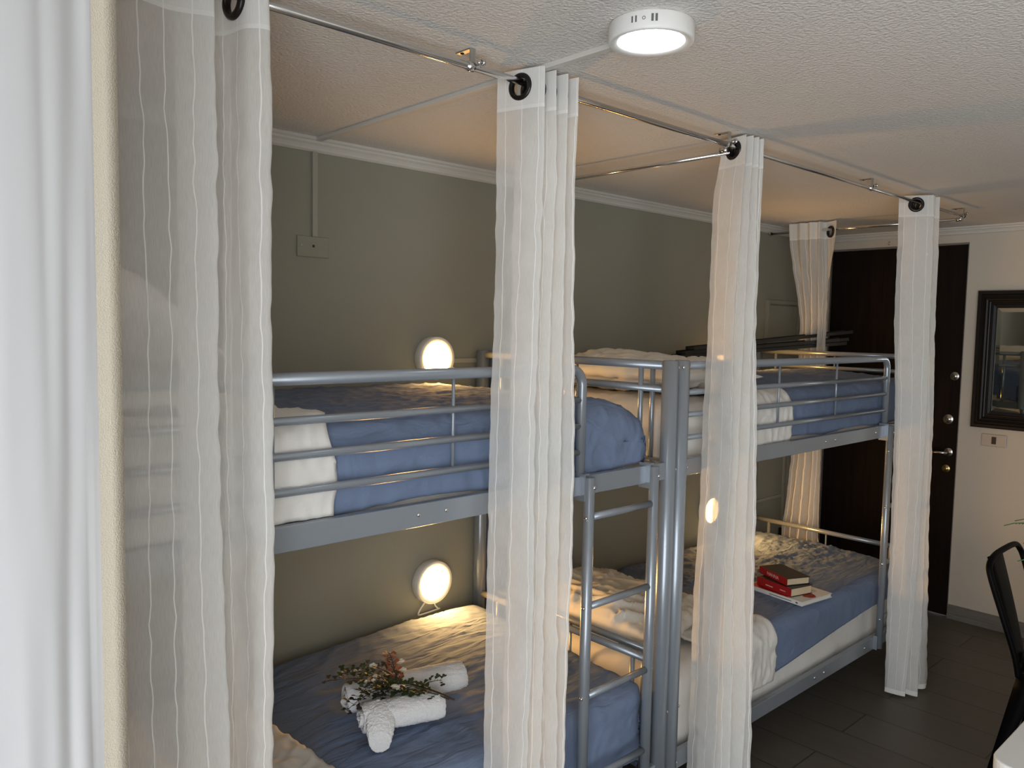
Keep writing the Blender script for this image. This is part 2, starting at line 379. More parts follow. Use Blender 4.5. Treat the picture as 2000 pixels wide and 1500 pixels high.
def make_ladder(x0):
    root = empty('ladder', (x0 + .747, 1.4585, .192), 'grey metal ladder hooked on the bunk nearer the window', 'ladder', 'grey metal bunk ladders')
    for x in (-.146, .146):
        qq = MB(); qq.tube([(x, 0, 0), (x, 0, 1.024)], .0155, 18); st = qq.build('stile', M_metal, root)
        qq = MB(); qq.box(x-.020, x-.0155, 0, .042, .958, 1.034); qq.box(x-.0155, x+.012, .010, .042, 1.0275, 1.032)
        qq.build('hook_bracket', M_metal, st)
        qq = MB(); qq.box(x-.020, x-.0155, 0, .018, -.006, .058); qq.build('lower_bracket', M_metal, st)
        for z in (.911, .655, .394, .138): bolt((x-.0152, -.004, z), (-1, -.25, 0), st, .005)
        bolt((x+.006, -.0145, .996), (.35, -.93, 0), st, .0065)
    for z in (.911, .655, .394, .138):
        qq = MB(); qq.tube([(-.132, 0, z), (.132, 0, z)], .0105, 14); qq.build('rung', M_metal, root)
    return root
lad1 = make_ladder(1.046 - .000)
lad2 = copy_tree(lad1); lad2.location.x += 2.017
lad2['label'] = 'grey metal ladder on the farther bunk, half hidden by the curtain nearest the door'

# ------------------------------------------------------------------ bedding
def crease(p, s, seed):
    x, y, z = p
    n1 = fbm((x*3.2*s+seed, y*5.0*s, z*4), 3)
    n2 = 1 - abs(noise.noise(Vector((x*6*s+seed*2+n1*.8, y*15*s, z*9))))*2
    n3 = 1 - abs(noise.noise(Vector((x*20*s-y*9+seed*3, y*22*s+n1*2, z*16))))*2
    return n1, n2, n3
def finish(o, amp, s, seed, thick=0, ramp=None, calm=None):
    me = o.data; me.update()
    N = [v.normal.copy() for v in me.vertices]
    for v, n in zip(me.vertices, N):
        a, b, c = crease(v.co, s, seed)
        w = max(0, min(1, (v.co.x-ramp)/.10)) if ramp else 1
        if calm: t = max(0, min(1, (v.co.y-calm)/.35)); w *= .15+.85*t*t*(3-2*t)
        v.co += n*w*(amp[0]*a + amp[1]*max(0, b)**2 + amp[2]*max(0, c)**2)
    me.update()
    if thick:
        md = o.modifiers.new('solidify', 'SOLIDIFY'); md.thickness = thick; md.offset = -1
    return o
def edgepath(length, d0, d1, r, n):
    """samples across a bed: (position along, drop) going down d0 before 0 and d1 after length"""
    L0 = max(0, d0-r); L1 = max(0, d1-r); q0 = PI/2*r if d0 > 0 else 0; q1 = PI/2*r if d1 > 0 else 0
    i0 = r if d0 > 0 else 0; i1 = r if d1 > 0 else 0
    tot = L0+q0+(length-i0-i1)+q1+L1; out = []
    for k in range(n+1):
        s = tot*k/n
        if d0 > 0 and s <= L0: out.append((0.0, d0-s, -1)); continue
        s -= L0 if d0 > 0 else 0
        if d0 > 0 and s <= q0:
            a = s/r; out.append((r-r*math.cos(a), r-r*math.sin(a), 0)); continue
        s -= q0
        if s <= length-i0-i1: out.append((i0+s, 0.0, 0)); continue
        s -= length-i0-i1
        if s <= q1: a = s/r; out.append((length-r+r*math.sin(a), r-r*math.cos(a), 0)); continue
        s -= q1; out.append((length, r+s, 1))
    return out
def shell(name, mat_, x0, x1, y0, y1, zt, drops, r, nx, ny, rc=.07, hem=None, crown=0, xedge=None, parent=None, skew=0):
    dx0, dx1, dy0, dy1 = drops
    U = edgepath(x1-x0, dx0, dx1, r, nx); V = edgepath(y1-y0, dy0, dy1, r, ny)
    qq = MB(); vs = []; Lx = x1-x0; Ly = y1-y0
    for (pu, du, su) in U:
        for (pv, dv, sv) in V:
            d2 = dv
            if hem and sv == -1:
                hm = hem(x0+pu); d2 = r + (dv-r)*(hm-r)/(dy0-r)
            ax, ay = pu, pv
            # round the plan corners where the cloth turns down on both sides
            cx = min(max(ax, rc if dx0 > 0 else -9), Lx-rc if dx1 > 0 else 99); cy = min(max(ay, rc if dy0 > 0 else -9), Ly-rc if dy1 > 0 else 99)
            a, b = (ax-cx)/rc, (ay-cy)/rc
            if a and b: ax = cx + rc*a*math.sqrt(1-b*b/2); ay = cy + rc*b*math.sqrt(1-a*a/2)
            z = zt - (du**4 + d2**4)**.25
            z += crown*math.sin(PI*min(1, max(0, pv/Ly)))*(1 if sv == 0 else 0)*max(0, 1-d2/r)
            X = x0+ax
            if xedge: X += xedge(pu/Lx, y0+ay, z)
            vs.append((X, y0+ay, z))
    n2 = len(V)
    fs = [(i*n2+j, i*n2+j+1, (i+1)*n2+j+1, (i+1)*n2+j) for i in range(len(U)-1) for j in range(n2-1)]
    qq.add(vs, fs, True); return qq.build(name, mat_, parent)
def mattress(x0, x1, z0, z1, label, group):
    o = shell('mattress', M_sheet, x0, x1, 1.534, 2.352, z1, (z1-z0,)*4, .075, 90, 60, .10)
    finish(o, (.004, .005, .005), 1.0, x0*3+z0, 0)
    return tag(o, label, 'mattress', group)
GM = 'white mattresses on the bunks'
mattress(.09, 1.94, 1.188, 1.388, 'white sheeted mattress on the upper bunk nearer the window', GM)
mattress(2.147, 4.035, 1.188, 1.388, 'white sheeted mattress on the upper bunk by the dark door', GM)
mattress(.09, 1.985, .208, .478, 'white sheeted mattress under the rolled towels on the lower bunk', GM)
mattress(2.147, 4.035, .208, .470, 'white sheeted mattress of the lower bunk with the red books', GM)
GB = 'blue bed covers'
b = shell('bed_cover', M_blue, .62, 2.014, 1.511, 2.372, 1.419, (0, .215, .205, .16), .085, 150, 130, .09, crown=.0,
          hem=lambda x: .205 - .010*max(0, math.sin(x*7)))
for v in b.data.vertices:
    x, y, z = v.co
    if z > 1.36 and y > 2.2: z = 1.411
    elif z > 1.30: z -= .008*max(0, min(1, (y-1.6)/.3))
    if z > 1.30:
        t = max(0, min(1, (y-1.62)/.45)); q_ = max(0, min(1, (x-.87)/.12)); z += .002*t*t*(3-2*t)*q_
        if x > 1.76: z -= .075*((x-1.76)/.25)**2
    v.co.z = z
finish(b, (.002, .0035, .0045), 1.0, 11, .006, .87); tag(b, 'blue cotton bed cover on the upper bunk nearer the window', 'bed cover', GB)
b = shell('bed_cover', M_blue, 2.62, 4.062, 1.511, 2.372, 1.402, (0, .19, .19, .16), .06, 120, 90, .07, crown=.03,
          hem=lambda x: .188 - .012*abs(math.sin(x*6)))
finish(b, (.005, .004, .003), 1.0, 23, .006, 2.84); tag(b, 'blue cotton bed cover on the upper bunk by the dark door', 'bed cover', GB)
b = shell('bed_cover', M_blue, .93, 2.014, 1.511, 2.372, .500, (0, .24, .235, .15), .06, 120, 110, .07, crown=.0,
          hem=lambda x: .235)
for v in b.data.vertices:
    wx = .45 + .55*math.exp(-((v.co.x-1.66)/.45)**2)
    wx *= max(0, min(1, (v.co.x-.97)/.18))
    if v.co.z > .44: v.co.z += (.006 + .046*max(0, min(1, (v.co.y-1.56)/.80)))*wx
finish(b, (.0045, .004, .0028), .9, 31, .006, 1.0); tag(b, 'blue cotton bed cover under the rolled white towels', 'bed cover', GB)
b = shell('bed_cover', M_blue, 2.60, 4.066, 1.509, 2.372, .496, (0, .13, .215, .12), .05, 150, 110, .06, crown=.012,
          hem=lambda x: .205 - .075*max(0, min(1, (x-2.74)/.95))**.8)
finish(b, (.008, .006, .0075), 1.25, 47, .006, 2.80, 1.55); tag(b, 'blue bed cover on the lower bunk with the stacked red books', 'bed cover', GB)
GS = 'white sheets folded down over the bed covers'
def fold(x0, x1, zt, drop, r, slope, seed, label):
    o = shell('folded_sheet', M_sheet, x0, x1, 1.502, 2.374, zt, (0, 0, drop, .12), r, 60, 110, .05,
              xedge=lambda t, y, z: -slope*t*max(0, y-1.575) + .006*math.sin(z*40)*t)
    finish(o, (.004, .006, .006), 1.2, seed, .009); return tag(o, label, 'sheet', GS)
fold(.30, .872, 1.436, .217, .075, .45, 3, 'white sheet folded over the blue cover on the upper bunk nearer the window')
fold(2.36, 2.845, 1.412, .195, .075, .45, 5, 'white sheet folded over the blue cover on the upper bunk by the door')
fold(.40, .995, .512, .24, .055, .06, 6, 'white sheet folded over the blue cover left of the rolled towels')
fold(2.40, 2.800, .507, .225, .07, .35, 8, 'white sheet folded over the blue cover beside the red books')

def pillow(loc, rot, sx, sy, h, seed, label, cr=1.0):
    qq = MB(); nx, ny = 64, 72; vs = []
    for side in (1, -1):
        for i in range(nx+1):
            for j in range(ny+1):
                a = -1+2*i/nx; c = -1+2*j/ny
                px = a*(1-.055*(1-c*c)); py = c*(1-.045*(1-a*a))
                t = max(0, (1-abs(a)**2.6))**.55*max(0, (1-abs(c)**2.6))**.55
                vs.append((px*sx/2, py*sy/2, side*t*h/2))
    n2 = ny+1; off = (nx+1)*n2
    fs = [(i*n2+j, i*n2+j+1, (i+1)*n2+j+1, (i+1)*n2+j) for i in range(nx) for j in range(ny)]
    fs += [tuple(off+k for k in f[::-1]) for f in fs]
    qq.add(vs, fs, True); o = qq.build('pillow', M_pill); me = o.data
    me.update(); N = [v.normal.copy() for v in me.vertices]
    for v, n in zip(me.vertices, N):
        edge = min(1, abs(v.co.z)/(h*.25))
        a = fbm((v.co.x*4+seed, v.co.y*4, v.co.z*3), 3); bq = 1-2*abs(noise.noise(Vector((v.co.x*13+seed, v.co.y*9+a, v.co.z*14)))); cq = 1-2*abs(noise.noise(Vector((v.co.x*26+seed, v.co.y*20+a*2, v.co.z*30))))
        v.co += n*edge*cr*(.012*a + .007*max(0, bq)**2 + .004*max(0, cq)**2)
    o.location = loc; o.rotation_euler = rot; me.update()
    return tag(o, label, 'pillow', 'white pillows')
pillow((.43, 1.92, 1.695), (0, .55, .04), .52, .74, .17, 1, 'white pillow propped against the headboard behind the striped sheer curtain')
pillow((.46, 1.84, 1.478), (0, .05, -.05), .52, .56, .11, 2, 'white pillow lying flat under the propped pillow behind the sheer curtain')
pillow((2.46, 1.935, 1.466), (0, .03, .02), .54, .76, .165, 3, 'white pillow on the upper bunk by the door, behind the paired posts', 1.9)
pillow((2.385, 1.985, .552), (0, .03, .10), .50, .72, .145, 4, 'crumpled white pillow on the lower bunk seen through the ladder', 2.2)
pillow((.42, 1.94, .570), (0, .04, 0), .50, .72, .14, 5, 'white pillow on the lower bunk behind the sheer curtain')

# ------------------------------------------------------------------ curtain rods and brackets
RY = 1.383
def rod(label, segs, cap_pts):
    root = None
    for i, (a, b_, r) in enumerate(segs):
        qq = MB(); qq.tube([a, b_], r, 14)
        if root is None:
            root = qq.build('curtain_rod', M_chrome); tag(root, label, 'curtain rod', 'chrome curtain rods under the ceiling')
        else: qq.build('inner_tube', M_chrome, root)
    for p, d in cap_pts:
        qq = MB(); dv = Vector(d); a = dv.orthogonal().normalized()
        qq.lathe([(0, .012), (.007, .011), (.0095, .006), (.0095, -.004)], (a, dv.cross(a), dv), 16, p); qq.build('end_cap', M_zinc, root)
    return root
rod('long chrome curtain rod running along the front of both bunks', [((.02, RY, ROD_Z), (2.16, RY, ROD_Z), .0080), ((2.16, RY, ROD_Z), (4.20, RY, ROD_Z), .0066)], [((4.20, RY, ROD_Z), (1, 0, 0)), ((.02, RY, ROD_Z), (-1, 0, 0))])
rod('chrome cross rod between the two bunk beds, reaching to the wall', [((2.190, RY+.012, ROD_Z-.016), (2.190, 2.37, ROD_Z-.016), .0066)], [((2.190, 2.37, ROD_Z-.016), (0, 1, 0))])
rod('chrome cross rod at the foot of the farther bunk by the door', [((4.172, RY+.012, ROD_Z-.016), (4.172, 2.375, ROD_Z-.016), .0066)], [((4.172, 2.375, ROD_Z-.016), (0, 1, 0))])
def bracket(x, y, label, cross=False):
    root = empty('rod_bracket', (x, y, ZC), label, 'bracket', 'metal rod brackets on the ceiling')
    qq = MB(); qq.box(-.008, .008, -.008, .042, -.003, 0); qq.build('ceiling_plate', M_zinc, root, .001)
    qq = MB(); qq.box(-.007, .007, -.009, -.006, -.030, 0); qq.build('arm', M_zinc, root)
    qq = MB(); qq.tube([(-.009, 0, -.037), (.009, 0, -.037)], .0105, 16)
    if cross: qq.tube([(0, -.004, -.053), (0, .022, -.053)], .0095, 16)
    qq.build('clamp', M_chrome, root)
    qq = MB(); qq.tube([(.013, -.008, -.028), (.024, -.012, -.026)], .0045, 10); qq.lathe([(0, .003), (.007, .003), (.007, -.003), (0, -.003)], 'X', 12, (.026, -.0125, -.0255)); qq.build('thumb_screw', M_chrome, root)
    qq = MB(); qq.lathe([(0, -.003), (.004, -.002), (.005, 0)], 'Z', 10, (0, .028, -.003)); qq.build('screw', M_black, root)
bracket(1.135, RY, 'rod bracket on the ceiling left of the nearest tied curtain, beside the ceiling lamp')
bracket(2.150, RY, 'rod bracket at the crossing of rods beside the middle curtain', True)
bracket(3.16, RY, 'rod bracket on the ceiling between the middle curtain and the curtain by the door')
bracket(4.172, RY, 'rod bracket on the ceiling at the far rod end by the door', True)

# ------------------------------------------------------------------ curtains
def catmull(P, per):
    out = []; n = len(P)
    for i in range(n-1):
        p0 = Vector(P[max(0, i-1)]); p1 = Vector(P[i]); p2 = Vector(P[i+1]); p3 = Vector(P[min(n-1, i+2)])
        for k in range(per):
            t = k/per
            out.append(.5*((2*p1) + (p2-p0)*t + (2*p0-5*p1+4*p2-p3)*t*t + (3*p1-p0-3*p2+p3)*t**3))
    out.append(Vector(P[-1])); return out
def curtain(label, levels, axis, holes, seed, wid=None, per=16, wav=.004, group='white striped sheer curtains on the chrome rods'):
    """levels: [(z, [(along, across), ...])] from the top down; same number of key points at each level"""
    zs = []; z = CT
    while z > CT-.10: zs.append(z); z -= .005
    while z > CB: zs.append(z); z -= .016
    zs.append(CB)
    curves = [(lz, catmull(P, per)) for lz, P in levels]
    n = len(curves[0][1])
    u = [0.0]
    for i in range(1, n): u.append(u[-1] + (curves[0][1][i]-curves[0][1][i-1]).length)
    if wid: u = [q_*wid/u[-1] for q_ in u]
    qq = MB(); vs = []; uvs = []
    for z in zs:
        k = 0
        while k < len(curves)-2 and z < curves[k+1][0]: k += 1
        za, A = curves[k]; zb, Bc = curves[k+1]
        f = max(0, min(1, (za-z)/(za-zb))); f = f*f*(3-2*f)
        d = min(1, (CT-z)/.25)
        for i in range(n):
            p = A[i].lerp(Bc[i], f)
            w1 = noise.noise(Vector((u[i]*7+seed, z*1.3, 0)))*.010*d; w2 = noise.noise(Vector((u[i]*10+seed*2, z*2.1, 5)))*.010*d
            pk = noise.noise(Vector((u[i]*22+seed, z*24, 9)))*wav*d; pk2 = noise.noise(Vector((u[i]*22+seed, z*17, 19)))*wav*d
            a_, c_ = p.x + w1 + pk, p.y + w2 + pk2
            vs.append((a_, c_, z) if axis == 'X' else (c_, a_, z)); uvs.append((u[i], CT-z))
    fs = []
    for r in range(len(zs)-1):
        for i in range(n-1):
            f = (r*n+i, r*n+i+1, (r+1)*n+i+1, (r+1)*n+i)
            c = sum((Vector(vs[k]) for k in f), Vector())/4
            if c.z > CT-.1 and any((c-Vector(hp)).length < .0255 for hp in holes): continue
            fs.append(f)
    qq.add(vs, fs, True); qq.uv = uvs
    o = qq.build('curtain', M_sheer); tag(o, label, 'curtain', group)
    # grommets: flat dark rings facing along the cloth normal at each hole
    for hp in holes:
        best = min(range(n-1), key=lambda i: (Vector(vs[i]).xy-Vector(hp).xy).length)
        t = (Vector(vs[min(n-1, best+3)])-Vector(vs[max(0, best-3)])); t.z = 0; t.normalize()
        nn = Vector((t.y, -t.x, 0)); a = t; b_ = Vector((0, 0, 1))
        g = MB(); g.lathe([(.0205, -.005), (.022, -.007), (.028, -.0065), (.0315, -.003), (.0315, .003), (.028, .0065), (.022, .007), (.0205, .005), (.0205, -.005)], (a, b_, nn), 30, hp)
        g.build('grommet', M_grom, o)
    return o
def mid(P, i): return ((P[i][0]+P[i+1][0])/2, (P[i][1]+P[i+1][1])/2)
GZ = ROD_Z - .0115
def hole_list(P, idx, axis):
    out = []
    for i in idx:
        (s0, t0), (s1, t1) = P[i], P[i+1]; t = RY if axis == 'X' else 4.172
        f = (t-t0)/(t1-t0); s = s0+(s1-s0)*f
        out.append((s, RY, GZ) if axis == 'X' else (t, s, GZ))
    return out
# behind the white drape: the half open one
P = [(.372, 1.372), (.43, 1.352), (.49, 1.362), (.552, 1.340), (.510, 1.405), (.535, 1.430), (.595, 1.420), (.612, 1.350), (.646, 1.338), (.632, 1.428), (.608, 1.440)]
Pb = [(.405, 1.372), (.45, 1.345), (.505, 1.365), (.572, 1.335), (.525, 1.405), (.550, 1.435), (.610, 1.420), (.625, 1.345), (.652, 1.330), (.640, 1.415), (.610, 1.435)]
curtain('translucent striped sheer curtain hanging just right of the white lined drape', [(CT, P), (CB, Pb)], 'X', [(.604, RY, GZ), (.639, RY, GZ)], 1, wid=.62)
P = [(1.268, 1.443), (1.306, 1.323), (1.326, 1.44), (1.345, 1.325), (1.362, 1.44), (1.383, 1.323), (1.40, 1.44), (1.420, 1.325), (1.430, 1.405)]
Pb = [(1.262, 1.447), (1.300, 1.323), (1.322, 1.44), (1.346, 1.325), (1.366, 1.44), (1.395, 1.323), (1.415, 1.44), (1.438, 1.325), (1.448, 1.40)]
curtain('tied back sheer curtain under the ceiling lamp, in front of the nearer ladder', [(CT, P), (CB, Pb)], 'X', hole_list(P, (0, 1, 2, 3, 4, 5, 6), 'X'), 2)
P = [(2.200, 1.433), (2.178, 1.335), (2.205, 1.44), (2.203, 1.325), (2.225, 1.44), (2.232, 1.323), (2.250, 1.44), (2.262, 1.325), (2.285, 1.41)]
Pm = [(2.180, 1.448), (2.144, 1.325), (2.195, 1.44), (2.190, 1.325), (2.222, 1.44), (2.235, 1.323), (2.252, 1.44), (2.266, 1.325), (2.285, 1.41)]
Pb = [(2.158, 1.450), (2.118, 1.320), (2.185, 1.43), (2.190, 1.320), (2.235, 1.44), (2.260, 1.310), (2.290, 1.43), (2.335, 1.323), (2.340, 1.40)]
curtain('tied back sheer curtain in the middle, in front of the paired bed posts', [(CT, P), (2.0, Pm), (CB, Pb)], 'X', hole_list(P, (0, 1, 2, 3, 4, 5, 6), 'X'), 3)
P = [(3.588, 1.443), (3.652, 1.323), (3.618, 1.43), (3.660, 1.335), (3.648, 1.43), (3.688, 1.330), (3.702, 1.43), (3.722, 1.325), (3.740, 1.40)]
Pm = [(3.602, 1.412), (3.655, 1.300), (3.625, 1.41), (3.662, 1.305), (3.650, 1.40), (3.682, 1.295), (3.695, 1.385), (3.710, 1.290), (3.728, 1.36)]
Pb = [(3.632, 1.410), (3.650, 1.325), (3.655, 1.41), (3.668, 1.335), (3.672, 1.375), (3.690, 1.285), (3.735, 1.365), (3.80, 1.300), (3.875, 1.320)]
curtain('tied back sheer curtain nearest the dark door, its hem showing above the floor', [(CT, P), (.9, Pm), (CB, Pb)], 'X', hole_list(P, (0, 1, 2, 3, 4, 5, 6), 'X'), 4)
P = [(1.985, 4.150), (2.062, 4.192), (2.078, 4.146), (2.098, 4.162), (2.128, 4.143), (2.155, 4.162), (2.185, 4.143), (2.215, 4.162), (2.25, 4.143)]
Pm = [(2.030, 4.150), (2.045, 4.205), (2.062, 4.15), (2.078, 4.205), (2.096, 4.15), (2.112, 4.205), (2.130, 4.15), (2.148, 4.205), (2.165, 4.15)]
Pb = [(1.990, 4.146), (2.030, 4.215), (2.060, 4.146), (2.090, 4.21), (2.122, 4.146), (2.152, 4.21), (2.182, 4.146), (2.212, 4.21), (2.235, 4.146)]
curtain('sheer curtain on the cross rod at the foot of the farther bunk', [(CT, P), (1.62, Pm), (1.35, Pm), (CB, Pb)], 'Y', [(4.172, p[1], ROD_Z-.016-.0125) for p in hole_list(P, (0,), 'Y')], 5)
# the lined window drape in the foreground
def drape():
    P = [(-.20, .975), (-.11, .885), (-.02, .935), (.055, .892), (.125, .908), (.175, .899), (.218, .913), (.254, .925)]
    C = catmull(P, 14); n = len(C); zs = [ZC-.03 - i*(ZC-.05)/70 for i in range(71)]
    vs = []; uvs = []; u = 0; qq = MB()
    for z in zs:
        for i, p in enumerate(C):
            w = noise.noise(Vector((i*.09, z*1.1, 3)))*.012 * (1 if i < n-6 else .3); w2 = noise.noise(Vector((i*.13, z*1.9, 8)))*.010 * (1 if i < n-6 else .3)
            vs.append((p.x+w*.5, p.y+w2, z)); uvs.append((i*.01, ZC-z))
    fs = [(r*n+i, r*n+i+1, (r+1)*n+i+1, (r+1)*n+i) for r in range(70) for i in range(n-1)]
    qq.add(vs, fs, True); qq.uv = uvs; o = qq.build('window_drape', M_drape)
    tag(o, 'opaque white lined window drape with a cream side hem, in the near left foreground', 'curtain')
    hb = MB(); hv = []
    for r, z in enumerate(zs):
        e = Vector(vs[r*n+n-1]); hv += [(e.x-.004, e.y-.004, z), (e.x+.009, e.y+.001, z), (e.x+.0235, e.y+.005, z), (e.x+.022, e.y+.009, z)]
    hb.add(hv, [(r*4+k, r*4+k+1, (r+1)*4+k+1, (r+1)*4+k) for r in range(70) for k in range(3)], True); hb.build('side_hem', M_hem, o)
    tr = box_obj('curtain_track', (-.22, .29, .88, .96, ZC-.02, ZC), M_plast)
    tag(tr, 'white ceiling track above the opaque window drape', 'curtain track')
drape()

# ------------------------------------------------------------------ lamps, cable trunking and wall plates
def disc_lamp(name, loc, axis, r, depth, glow, label, cat, group=None, holes=False):
    root = empty(name, loc, label, cat, group)
    ax = {'Y': (Vector((1, 0, 0)), Vector((0, 0, 1)), Vector((0, -1, 0))), 'Z': (Vector((1, 0, 0)), Vector((0, 1, 0)), Vector((0, 0, -1)))}[axis]
    k = r*.78
    qq = MB(); qq.lathe([(0, 0), (r*.96, 0), (r, .004), (r, depth-.006), (r*.985, depth-.001), (r*.96, depth), (k+.002, depth-.003), (k, depth-.0045), (k, depth-.009)], ax, 56, (0, 0, 0)); qq.build('housing', M_plast, root)
    qq = MB(); qq.lathe([(k-.0005, depth-.0055), (k*.6, depth-.0045), (0, depth-.004)], ax, 48, (0, 0, 0)); qq.build('diffuser', glow, root)
    if holes:
        qq = MB(); 
        for a, w, h in ((-.30, .0016, .012), (-.21, .0016, .012), (.16, .0022, .014), (.25, .0022, .014)):
            a += -2.62; c, s = math.cos(a), math.sin(a); t = Vector((-s, c, 0)); ctr = Vector((c*r, s*r, -depth*.47)); nn = Vector((c, s, 0))
            vs = [ctr + t*w*i + Vector((0, 0, h/2*j)) + nn*.0006 for i, j in ((-1, -1), (1, -1), (1, 1), (-1, 1))]; qq.add(vs, [(0, 1, 2, 3)])
        a = -2.62-.03; c, s = math.cos(a), math.sin(a); nn = Vector((c, s, 0)); t = Vector((-s, c, 0))
        qq.lathe([(.0022, .0006), (.0034, .0006)], (t, Vector((0, 0, 1)), nn), 14, (c*r, s*r, -depth*.47))
        qq.build('vent_slots', M_dink, root)
    return root
disc_lamp('ceiling_lamp', (1.296, 1.016, ZC), 'Z', .0845, .037, M_cool, 'round white flush ceiling lamp, lit cool white', 'ceiling lamp', None, True)
GL = 'round wall lamps lit warm inside the bunks'
LY = YB
disc_lamp('wall_lamp', (1.814, LY, 1.505), 'Y', .081, .040, M_warm, 'round lit wall lamp above the upper bunk nearer the window', 'wall lamp', GL)
disc_lamp('wall_lamp', (1.815, LY, .649), 'Y', .083, .040, M_warm2, 'round lit wall lamp over the towels on the lower bunk', 'wall lamp', GL)
disc_lamp('wall_lamp', (3.74, LY, 1.515), 'Y', .081, .040, M_warm, 'round lit wall lamp beside the dark metal strips on the upper bunk', 'wall lamp', GL)
disc_lamp('wall_lamp', (3.69, LY, .655), 'Y', .083, .040, M_warm2, 'round lit wall lamp behind the middle curtain at the lower bunk', 'wall lamp', GL)
def trunk(name, b, mt, label, group='cable trunking strips'):
    return tag(box_obj(name, b, mt, None, .002), label, 'cable trunking', group)
trunk('cable_trunking', (1.313, 1.333, 1.062, YB-.012, ZC-.012, ZC), M_trim, 'white cable trunking on the ceiling leading to the round ceiling lamp')
trunk('cable_trunking', (1.312, 1.331, YB-.014, YB, 1.913, ZC-.043), M_condu, 'painted cable trunking dropping down the wall to the blank plate')
trunk('cable_trunking', (1.895, 3.62, YB-.010, YB, 1.484, 1.502), M_condu, 'horizontal cable trunking on the wall right of the upper wall lamp')
trunk('cable_trunking', (3.78, 4.50, YB-.010, YB, .622, .640), M_condu, 'horizontal cable trunking on the wall under the upper bunk by the door')
trunk('cable_trunking', (4.49, 4.512, YB-.012, YB, .40, 1.03), M_condu, 'thin upright cable trunking on the wall, left of a matching pair')
trunk('cable_trunking', (4.535, 4.557, YB-.012, YB, .02, 1.03), M_condu, 'thin upright cable trunking on the wall, right of a matching pair')
pl = box_obj('blank_wall_plate', (1.259, 1.376, YB-.009, YB, 1.846, 1.914), M_wall, None, .003); tag(pl, 'greige blank wall plate with a small centre hole under the trunking', 'wall plate')
q = MB(); q.lathe([(0, .0015), (.004, .0015), (.0045, 0)], (Vector((1, 0, 0)), Vector((0, 0, 1)), Vector((0, -1, 0))), 12, (1.317, YB-.0092, 1.882)); q.build('hole', M_black, pl)
q = MB()
for x in (1.275, 1.360): q.lathe([(0, .001), (.003, .001), (.0034, 0)], (Vector((1, 0, 0)), Vector((0, 0, 1)), Vector((0, -1, 0))), 10, (x, YB-.0092, 1.882))
q.build('screw', M_condu, pl)
q = MB(); q.box(4.475, 4.535, YB-.03, YB, .36, .43); tag(q.build('wall_socket', M_black, None, .004), 'small black socket low on the wall by the pair of trunkings', 'socket')
# lamp cables
def cable(pts, label, r=.0035):
    qq = MB(); P = catmull(pts, 8); qq.tube(P, r, 8); return tag(qq.build('lamp_cable', M_plast), label, 'cable', 'thin white lamp cables')
cable([(1.79, 2.405, .572), (1.765, 2.403, .548), (1.757, 2.402, .53), (1.785, 2.402, .528), (1.86, 2.404, .531)], 'thin white cable looping below the lower wall lamp at the left')
cable([(1.83, 2.404, .572), (1.835, 2.402, .55), (1.85, 2.402, .533)], 'short white cable under the lower wall lamp at the right')
cable([(1.885, 2.408, 1.478), (1.905, 2.406, 1.470), (1.925, 2.405, 1.462), (1.98, 2.405, 1.461)], 'thin white cable right of the upper wall lamp')
# flush electrical box on the back wall
bx = empty('fuse_box', (4.40, YB, 1.66), 'painted fuse box with a hinged door on the wall beside the hanging far curtain', 'fuse box')
q = MB(); w, hh = .188, .150
for b_ in ((-w, w, -.022, 0, hh-.022, hh), (-w, w, -.022, 0, -hh, -hh+.022), (-w, -w+.022, -.022, 0, -hh+.022, hh-.022), (w-.022, w, -.022, 0, -hh+.022, hh-.022)): q.box(*b_)
q.build('frame', M_wall, bx, .002)
box_obj('door', (-w+.026, w-.026, -.013, 0, -hh+.026, hh-.030), M_wall, bx, .002)

